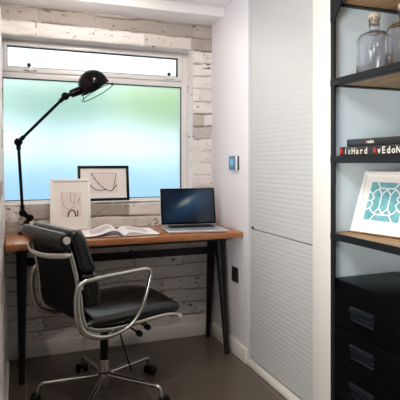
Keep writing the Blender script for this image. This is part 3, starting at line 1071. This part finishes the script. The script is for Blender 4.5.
# side rails (one each side, back top to seat front) and arms
rail_xz = [(-0.313, 0.852), (-0.287, 0.785), (-0.262, 0.690), (-0.246, 0.590), (-0.240, 0.520), (-0.220, 0.462), (-0.165, 0.428),
           (-0.06, 0.414), (0.05, 0.416), (0.18, 0.422), (0.26, 0.418), (0.308, 0.404)]
for sgn in (-1, 1):
    bm = bmesh.new()
    path = spline([(x, sgn * (0.222 if z < 0.6 else 0.214), z) for x, z in rail_xz], 5)
    rr = [(0.011, 0.007)] * len(path)
    tube(bm, path, rr, 12, up=(0, 1, 0))
    from_bm('side_rail', bm, M['chrome'], chair, 60)
    # arm: closed loop
    loop = [(-0.268, 0.666), (0.124, 0.680), (0.074, 0.510), (0.0, 0.413), (-0.145, 0.390), (-0.258, 0.440), (-0.280, 0.560)]
    if sgn > 0:
        loop[1], loop[2] = (0.062, 0.680), (0.030, 0.510)
    pts = fillet([(x, sgn * 0.250, z) for x, z in loop], [0.045, 0.050, 0.10, 0.075, 0.10, 0.07, 0.08], 6, closed=True)
    rr = []
    for p in pts:
        w = min(1, max(0, (-p.x - 0.08) / 0.16)) * min(1, max(0, (0.69 - p.z) / 0.05))
        rr.append((0.0080 + 0.0075 * w, 0.0105 + 0.003 * w))
    bm = bmesh.new()
    tube(bm, pts, rr, 12, closed=True, up=(0, 1, 0))
    ar = from_bm('armrest', bm, M['chrome'], chair, 60)
    for x_, z_ in ((-0.256, 0.640), (-0.08, 0.410)):
        bm = bmesh.new()
        rod(bm, (x_, sgn * 0.214, z_), (x_, sgn * 0.252, z_), 0.010)
        from_bm('arm_bolt', bm, M['chrome'], ar, 60)
# rolls at the two ends of the sling
bm = bmesh.new()
rod(bm, (0.310, -0.224, 0.403), (0.310, 0.224, 0.403), 0.0115)
fr_ = from_bm('front_roll', bm, M['black_plastic'], chair, 50)
for sgn in (-1, 1):
    bm = bmesh.new()
    rod(bm, (0.310, sgn * 0.222, 0.403), (0.310, sgn * 0.236, 0.403), 0.0125)
    from_bm('roll_cap', bm, M['satin_bar'], fr_, 50)
    bm = bmesh.new()
    rod(bm, (-0.315, sgn * 0.215, 0.853), (-0.315, sgn * 0.236, 0.853), 0.0165)
    from_bm('roll_cap', bm, M['satin_bar'], chair, 50)
# back stretcher bar bowed outward behind the back
bm = bmesh.new()
path = spline([(-0.287, -0.214, 0.792), (-0.312, -0.200, 0.782), (-0.346, -0.10, 0.772), (-0.356, 0, 0.770), (-0.346, 0.10, 0.772), (-0.312, 0.200, 0.782), (-0.287, 0.214, 0.792)], 6)
tube(bm, path, [(0.0125, 0.006)] * len(path), 12, up=(1, 0, 0.2))
from_bm('back_stretcher', bm, M['satin_bar'], chair, 60)
# sling of the back and of the seat (thin leather sheet between the rails)
def sling(name, xz, th, y, m):
    pts = [(p.x, p.z) for p in spline([(a, 0, b) for a, b in xz], 6)]
    n = len(pts)
    out = []
    for i, (x, z) in enumerate(pts):
        t = Vector((pts[min(i + 1, n - 1)][0] - pts[max(i - 1, 0)][0], pts[min(i + 1, n - 1)][1] - pts[max(i - 1, 0)][1])).normalized()
        out.append(((x + t.y * th / 2, z - t.x * th / 2), (x - t.y * th / 2, z + t.x * th / 2)))
    outline = [a for a, b in out] + [b for a, b in reversed(out)]
    bm = bmesh.new()
    cushion(bm, outline, -y, y, 0.003, 2)
    return from_bm(name, bm, m, chair, 60)
sling('back_sling', [(-0.309, 0.852), (-0.283, 0.785), (-0.258, 0.690), (-0.242, 0.590), (-0.236, 0.520), (-0.216, 0.467), (-0.172, 0.440)], 0.008, 0.212, M['sling'])
sling('seat_sling', [(-0.172, 0.440), (-0.06, 0.424), (0.05, 0.426), (0.18, 0.432), (0.26, 0.428), (0.306, 0.412)], 0.008, 0.214, M['sling'])
# soft pads
def pad(name, outline, y, r=0.022):
    pts = [(p.x, p.z) for p in spline([(a, 0, b) for a, b in outline], 5, closed=True)]
    bm = bmesh.new()
    cushion(bm, pts, -y, min(y, 0.215) if 'back' in name else y, r, 6)
    if name == 'seat_pad':                      # crowned across the width
        for v in bm.verts:
            v.co.z += (0.012 - 0.034 * (v.co.y / 0.236) ** 2) * max(0.0, min(1.0, (v.co.z - 0.44) / 0.05))
    return from_bm(name, bm, M['leather'], chair, 75)
# head pad rolled over the top: rear flap and thick front pad
pad('head_flap', [(-0.343, 0.858), (-0.332, 0.880), (-0.312, 0.882), (-0.296, 0.850), (-0.286, 0.800), (-0.296, 0.792), (-0.314, 0.805), (-0.334, 0.830)], 0.226, 0.012)
pad('back_pad', [(-0.296, 0.865), (-0.280, 0.892), (-0.250, 0.888), (-0.216, 0.850), (-0.192, 0.785), (-0.168, 0.712), (-0.180, 0.694), (-0.220, 0.694), (-0.248, 0.715), (-0.270, 0.790)], 0.232)
pad('back_pad', [(-0.240, 0.686), (-0.205, 0.693), (-0.166, 0.686), (-0.150, 0.640), (-0.142, 0.580), (-0.150, 0.545), (-0.175, 0.534), (-0.215, 0.542), (-0.230, 0.600)], 0.232)
pad('seat_pad', [(-0.216, 0.462), (-0.212, 0.490), (-0.165, 0.502), (-0.05, 0.500), (0.10, 0.502), (0.22, 0.500), (0.285, 0.492), (0.315, 0.468), (0.316, 0.440), (0.290, 0.424),
                 (0.20, 0.437), (0.10, 0.434), (0.0, 0.430), (-0.10, 0.434), (-0.172, 0.446)], 0.236, 0.024)
tag(chair, 'black leather swivel office chair with polished aluminium frame at the desk', 'chair')

# ------------------------------------------------------------------ thermostat and socket on the right wall
th = empty('thermostat', (RX, 2.780, 1.19))
box('back_plate', (-0.013, -0.046, -0.043), (0.0, 0.046, 0.043), M['black_plastic'], th, 0.003)
box('body', (-0.026, -0.048, -0.045), (-0.012, 0.048, 0.045), M['frame_white'], th, 0.003)
box('face', (-0.0285, -0.047, -0.044), (-0.0255, 0.047, 0.044), M['thermo_face'], th, 0.001, 1)
box('screen', (-0.0296, -0.020, -0.016), (-0.0284, 0.022, 0.024), M['thermo_screen'], th)
tag(th, 'square thermostat with lit blue screen on the white wall', 'thermostat')

so = empty('power_socket', (RX, 2.787, 0.494))
box('plate', (-0.009, -0.043, -0.046), (0.0, 0.043, 0.046), M['socket_brown'], so, 0.003)
for y0, y1, z0, z1 in ((-0.006, 0.006, 0.008, 0.024), (-0.020, -0.008, -0.020, -0.012), (0.008, 0.020, -0.020, -0.012)):
    box('pin_slot', (-0.0096, y0, z0), (-0.0088, y1, z1), M['rubber_black'], so)
tag(so, 'dark square power socket low on white wall beside desk leg', 'socket')

# ------------------------------------------------------------------ steel and wood shelving unit
SX0, SX1, SY0, SY1 = 1.285, 1.700, 0.42, 1.795
unit = empty('shelving_unit', ((SX0 + SX1) / 2, (SY0 + SY1) / 2, 0))
def U(p):
    return (p[0] - (SX0 + SX1) / 2, p[1] - (SY0 + SY1) / 2, p[2])
PW = 0.025
for X, sx in ((SX0, 1), (SX1, -1)):
    for Y, sy in ((SY0, 1), (SY1, -1)):
        bm = bmesh.new()        # angle-iron post: two flanges
        xs, ys = sorted((X, X + sx * 0.005)), sorted((Y, Y + sy * PW))
        bx(bm, U((xs[0], ys[0], 0.0)), U((xs[1], ys[1], 2.15)), 0.001, 1)
        xs, ys = sorted((X + sx * 0.005, X + sx * PW)), sorted((Y, Y + sy * 0.005))
        bx(bm, U((xs[0], ys[0], 0.0)), U((xs[1], ys[1], 2.15)), 0.001, 1)
        po = from_bm('post', bm, M['steel_grey'], unit, 30)
# shelves: board in an angle-iron edge
SHELF_Z = (1.905, 1.552, 1.220, 0.889)
def shelf(z):
    e = box('shelf', U((SX0 + 0.006, SY0 + 0.006, z - 0.024)), U((SX1 - 0.006, SY1 - 0.006, z - 0.001)), M['shelf_wood'], unit, 0.002)
    bm = bmesh.new()
    h0, h1 = z - 0.029, z
    for X, sx in ((SX0, 1), (SX1, -1)):
        xs = sorted((X - sx * 0.003, X + sx * 0.006)); bx(bm, U((xs[0], SY0 + 0.001, h0)), U((xs[1], SY1 - 0.001, h1)), 0.001, 1)
        xs = sorted((X + sx * 0.0, X + sx * 0.030)); bx(bm, U((xs[0], SY0 + 0.001, h0 - 0.001)), U((xs[1], SY1 - 0.001, h0 + 0.004)), 0.001, 1)
    for Y, sy in ((SY0, 1), (SY1, -1)):
        ys = sorted((Y, Y + sy * 0.006)); bx(bm, U((SX0, ys[0], h0)), U((SX1, ys[1], h1)), 0.001, 1)
        ys = sorted((Y, Y + sy * 0.030)); bx(bm, U((SX0, ys[0], h0 - 0.001)), U((SX1, ys[1], h0 + 0.004)), 0.001, 1)
    from_bm('edge_rail', bm, M['steel_grey'], e, 30)
for z in SHELF_Z:
    shelf(z)
# gusset brackets with bolts under the top shelf and low on the posts
def gusset(z, s, Y, sy):
    V = [U((SX0 - 0.002, Y, z)), U((SX0 - 0.002, Y + sy * s, z)), U((SX0 - 0.002, Y + sy * s, z - 0.010)), U((SX0 - 0.002, Y + sy * 0.030, z - s)), U((SX0 - 0.002, Y, z - s))]
    bm = bmesh.new()
    v0 = [bm.verts.new(p) for p in V]
    f = bm.faces.new(v0)
    r = bmesh.ops.extrude_face_region(bm, geom=[f])
    for v in r['geom']:
        if isinstance(v, bmesh.types.BMVert):
            v.co.x += 0.006
    br = from_bm('corner_bracket', bm, M['steel_grey'], unit)
    for dz in (0.02, s - 0.014):
        bm = bmesh.new()
        lathe(bm, [(0, 0), (0.006, 0), (0.006, 0.003), (0.003, 0.005), (0, 0.005)], 12, mtx=axis_mtx(U((SX0 - 0.002, Y + sy * 0.014, z - dz)), (-1, 0, 0)))
        from_bm('bolt', bm, M['steel_grey'], br, 40)
gusset(1.877, 0.075, SY1, -1)
gusset(1.877, 0.075, SY0, 1)
tag(unit, 'open shelving unit of dark steel angle posts and reclaimed wood boards', 'shelving unit')

# ------------------------------------------------------------------ black drawer cabinet under the shelves
cab = empty('drawer_cabinet', (1.46, 1.565, 0))
def Cc(p):
    return (p[0] - 1.46, p[1] - 1.565, p[2])
CY0, CY1 = 1.375, 1.788
box('body', Cc((1.296, CY0, 0.0)), Cc((1.640, CY1, 0.692)), M['cabinet'], cab, 0.004)
for z0, z1 in ((0.500, 0.655), (0.346, 0.497), (0.192, 0.343), (0.038, 0.189)):
    dr = box('drawer', Cc((1.286, CY0 + 0.006, z0)), Cc((1.300, CY1 - 0.022, z1)), M['cabinet'], cab, 0.003)
    zc = z0 + 0.077
    bm = bmesh.new()
    ya, yb = 1.518, 1.655
    bx(bm, Cc((1.2835, ya, zc - 0.028)), Cc((1.2865, yb, zc + 0.028)), 0.001, 1)
    bx(bm, Cc((1.272, ya, zc + 0.006)), Cc((1.286, yb, zc + 0.028)), 0.005, 3)
    bx(bm, Cc((1.278, ya, zc - 0.028)), Cc((1.286, yb, zc - 0.022)), 0.002, 1)
    bx(bm, Cc((1.280, ya, zc - 0.010)), Cc((1.286, yb, zc - 0.006)), 0.001, 1)
    h = from_bm('handle', bm, M['handle_grey'], dr, 40)
tag(cab, 'black metal drawer cabinet with recessed handles under the shelves', 'cabinet')

# ------------------------------------------------------------------ glass bottles on the second shelf
def bottle(loc, r, label):
    b = empty('glass_bottle', loc)
    H1 = 0.175
    out = [(0, 0.0), (r * 0.92, 0.0), (r * 0.98, 0.004), (r, 0.012), (r, H1 * 0.80)]
    for k in range(1, 9):
        a = PI / 2 * k / 8
        out.append((0.024 + (r - 0.024) * math.cos(a), H1 * 0.80 + 0.052 * math.sin(a)))
    out += [(0.0225, H1 * 0.80 + 0.058), (0.0215, H1 * 0.80 + 0.098), (0.026, H1 * 0.80 + 0.101), (0.026, H1 * 0.80 + 0.108)]
    w = 0.0045
    inn = [(0.0185, H1 * 0.80 + 0.108), (0.0180, H1 * 0.80 + 0.055)]
    for k in range(8, 0, -1):
        a = PI / 2 * k / 8
        inn.append((0.0195 + (r - w - 0.0195) * math.cos(a), H1 * 0.80 - 0.002 + 0.048 * math.sin(a)))
    inn += [(r - w, H1 * 0.78), (r - w, 0.016), (r - w - 0.006, 0.010), (0, 0.009)]
    bm = bmesh.new()
    lathe(bm, out + inn, 48)
    from_bm('glass_body', bm, M['bottle'], b, 60)
    bm = bmesh.new()
    z = H1 * 0.80 + 0.080
    lathe(bm, [(0, z), (0.0165, z), (0.0178, z + 0.028), (0.024, z + 0.030), (0.026, z + 0.042), (0.022, z + 0.047), (0, z + 0.047)], 24)
    from_bm('stopper', bm, M['cork'], b, 40)
    tag(b, label, 'bottle', 'glass bottles on the upper shelf')
bottle((1.420, 1.677, 1.553), 0.073, 'violet grey glass bottle on upper shelf, left one nearest the post')
bottle((1.440, 1.524, 1.553), 0.073, 'violet grey glass bottle on upper shelf, right one cut by photo edge')

# ------------------------------------------------------------------ books lying on the middle shelf
def lettering(parent, items, x, ystart, z, size, colors, name, gap=0.0, width=None):
    """Letters along -y on a spine that faces -x. items: list of (char, colour key)."""
    y = ystart
    adv = width / len(items)
    for ch, key in items:
        if ch != ' ':
            V, Fc = text_mesh(ch, size, 0.0006)
            w = max(v.x for v in V) - min(v.x for v in V)
            x0 = min(v.x for v in V)
            sc = min(1.0, adv * 0.86 / w)
            o = new_obj(name, [(x, y - (v.x - x0) * sc - (adv - w * sc) / 2, z + v.y) for v in V], Fc, M[key], parent)
            o['label'] = 'red letter' if key == 'red_print' else 'cream letter'
        y -= adv

def shelf_book(loc, length, depth, th, label):
    b = empty('book', loc)
    box('jacket', (0, -length, 0), (depth, 0, th), M['book_black'], b, 0.003, 2)
    box('page_block', (0.006, -length - 0.0006, 0.004), (depth - 0.004, 0.0006, th - 0.004), M['page_edge'], b)
    return tag(b, label, 'book', 'books lying on the middle shelf')
b1 = shelf_book((1.303, 1.756, 1.2205), 0.385, 0.27, 0.0375, 'thick black book with red and cream title, lower of two on middle shelf')
lettering(b1, [('R', 'red_print'), ('i', 'white_letters'), ('c', 'white_letters'), ('H', 'white_letters'), ('a', 'white_letters'), ('r', 'white_letters'), ('d', 'white_letters'), (' ', ''),
               ('A', 'red_print'), ('v', 'white_letters'), ('E', 'white_letters'), ('d', 'white_letters'), ('o', 'white_letters'), ('N', 'white_letters')],
          -0.0006, -0.004, 0.0065, 0.037, None, 'title_letter', width=0.355)
b2 = shelf_book((1.306, 1.712, 1.2585), 0.345, 0.25, 0.030, 'thin black book with small title, upper of two on middle shelf')
lettering(b2, [('A', 'red_print')] + [(c, 'white_letters') for c in 'vedon'], -0.0006, -0.118, 0.0105, 0.0185, None, 'title_letter', width=0.050)

# ------------------------------------------------------------------ teal print in a white frame on the lower shelf
ANG = math.atan2(-0.231, 0.055)
W4, H4 = 0.262, 0.276
c4 = Vector((1.357, 1.757)) + Vector((0.055, -0.231)).normalized() * (W4 / 2)
pic, place, py = picture('picture_frame', W4, H4, 0.016, 0.022, M['picture_white'], (c4.x, c4.y, 0.8895), 0.385, ANG)
ax0, ax1, az0, az1 = -0.083, 0.083, 0.058, 0.228
place(box('art_print', (ax0, py - 0.0008, az0), (ax1, py + 0.002, az1), M['teal'], pic))
bm = bmesh.new()
zc = (az0 + az1) / 2
yq = py - 0.0014
def poly(pts, w=0.0075, close=True):
    P = pts + [pts[0]] if close else pts
    for a, b in zip(P, P[1:]):
        strip(bm, [a, b], w, yq)
def sym(p):
    return [(p[0], zc + p[1]), (-p[0], zc + p[1])]
poly([(0.021, zc + 0.030), (0.021, zc - 0.030), (0, zc - 0.054), (-0.021, zc - 0.030), (-0.021, zc + 0.030), (0, zc + 0.054)])
poly([(0.052, zc + 0.048), (0.066, zc + 0.030), (0.054, zc + 0.014), (0.066, zc), (0.054, zc - 0.014), (0.066, zc - 0.030), (0.052, zc - 0.048),
      (0.034, zc - 0.058), (-0.034, zc - 0.058), (-0.052, zc - 0.048), (-0.066, zc - 0.030), (-0.054, zc - 0.014), (-0.066, zc), (-0.054, zc + 0.014),
      (-0.066, zc + 0.030), (-0.052, zc + 0.048), (-0.034, zc + 0.058), (0.034, zc + 0.058)])
for sx in (-1, 1):
    for sz in (-1, 1):
        poly([(sx * 0.034, zc + sz * 0.058), (sx * 0.052, zc + sz * 0.085)], close=False)
        poly([(sx * 0.066, zc + sz * 0.030), (sx * 0.083, zc + sz * 0.042)], close=False)
        poly([(sx * 0.021, zc + sz * 0.030), (sx * 0.040, zc + sz * 0.054)], close=False)
    poly([(sx * 0.066, zc), (sx * 0.083, zc)], close=False)
place(from_bm('white_linework', bm, M['white_print'], pic))
# hinged strut that holds the frame up
bm = bmesh.new()
top = Matrix.Rotation(-0.385, 4, 'X') @ Vector((0, 0.022, 0.20))
vs = [bm.verts.new(p) for p in ((-0.03, top.y, top.z), (0.03, top.y, top.z), (0.04, top.y + 0.055, 0.0005), (-0.04, top.y + 0.055, 0.0005))]
f = bm.faces.new(vs)
r = bmesh.ops.extrude_face_region(bm, geom=[f])
for v in r['geom']:
    if isinstance(v, bmesh.types.BMVert):
        v.co.y += 0.004
from_bm('easel_strut', bm, M['ink_black'], pic)
tag(pic, 'white picture frame with teal geometric print on lower shelf', 'picture frame')

bpy.context.view_layer.update()
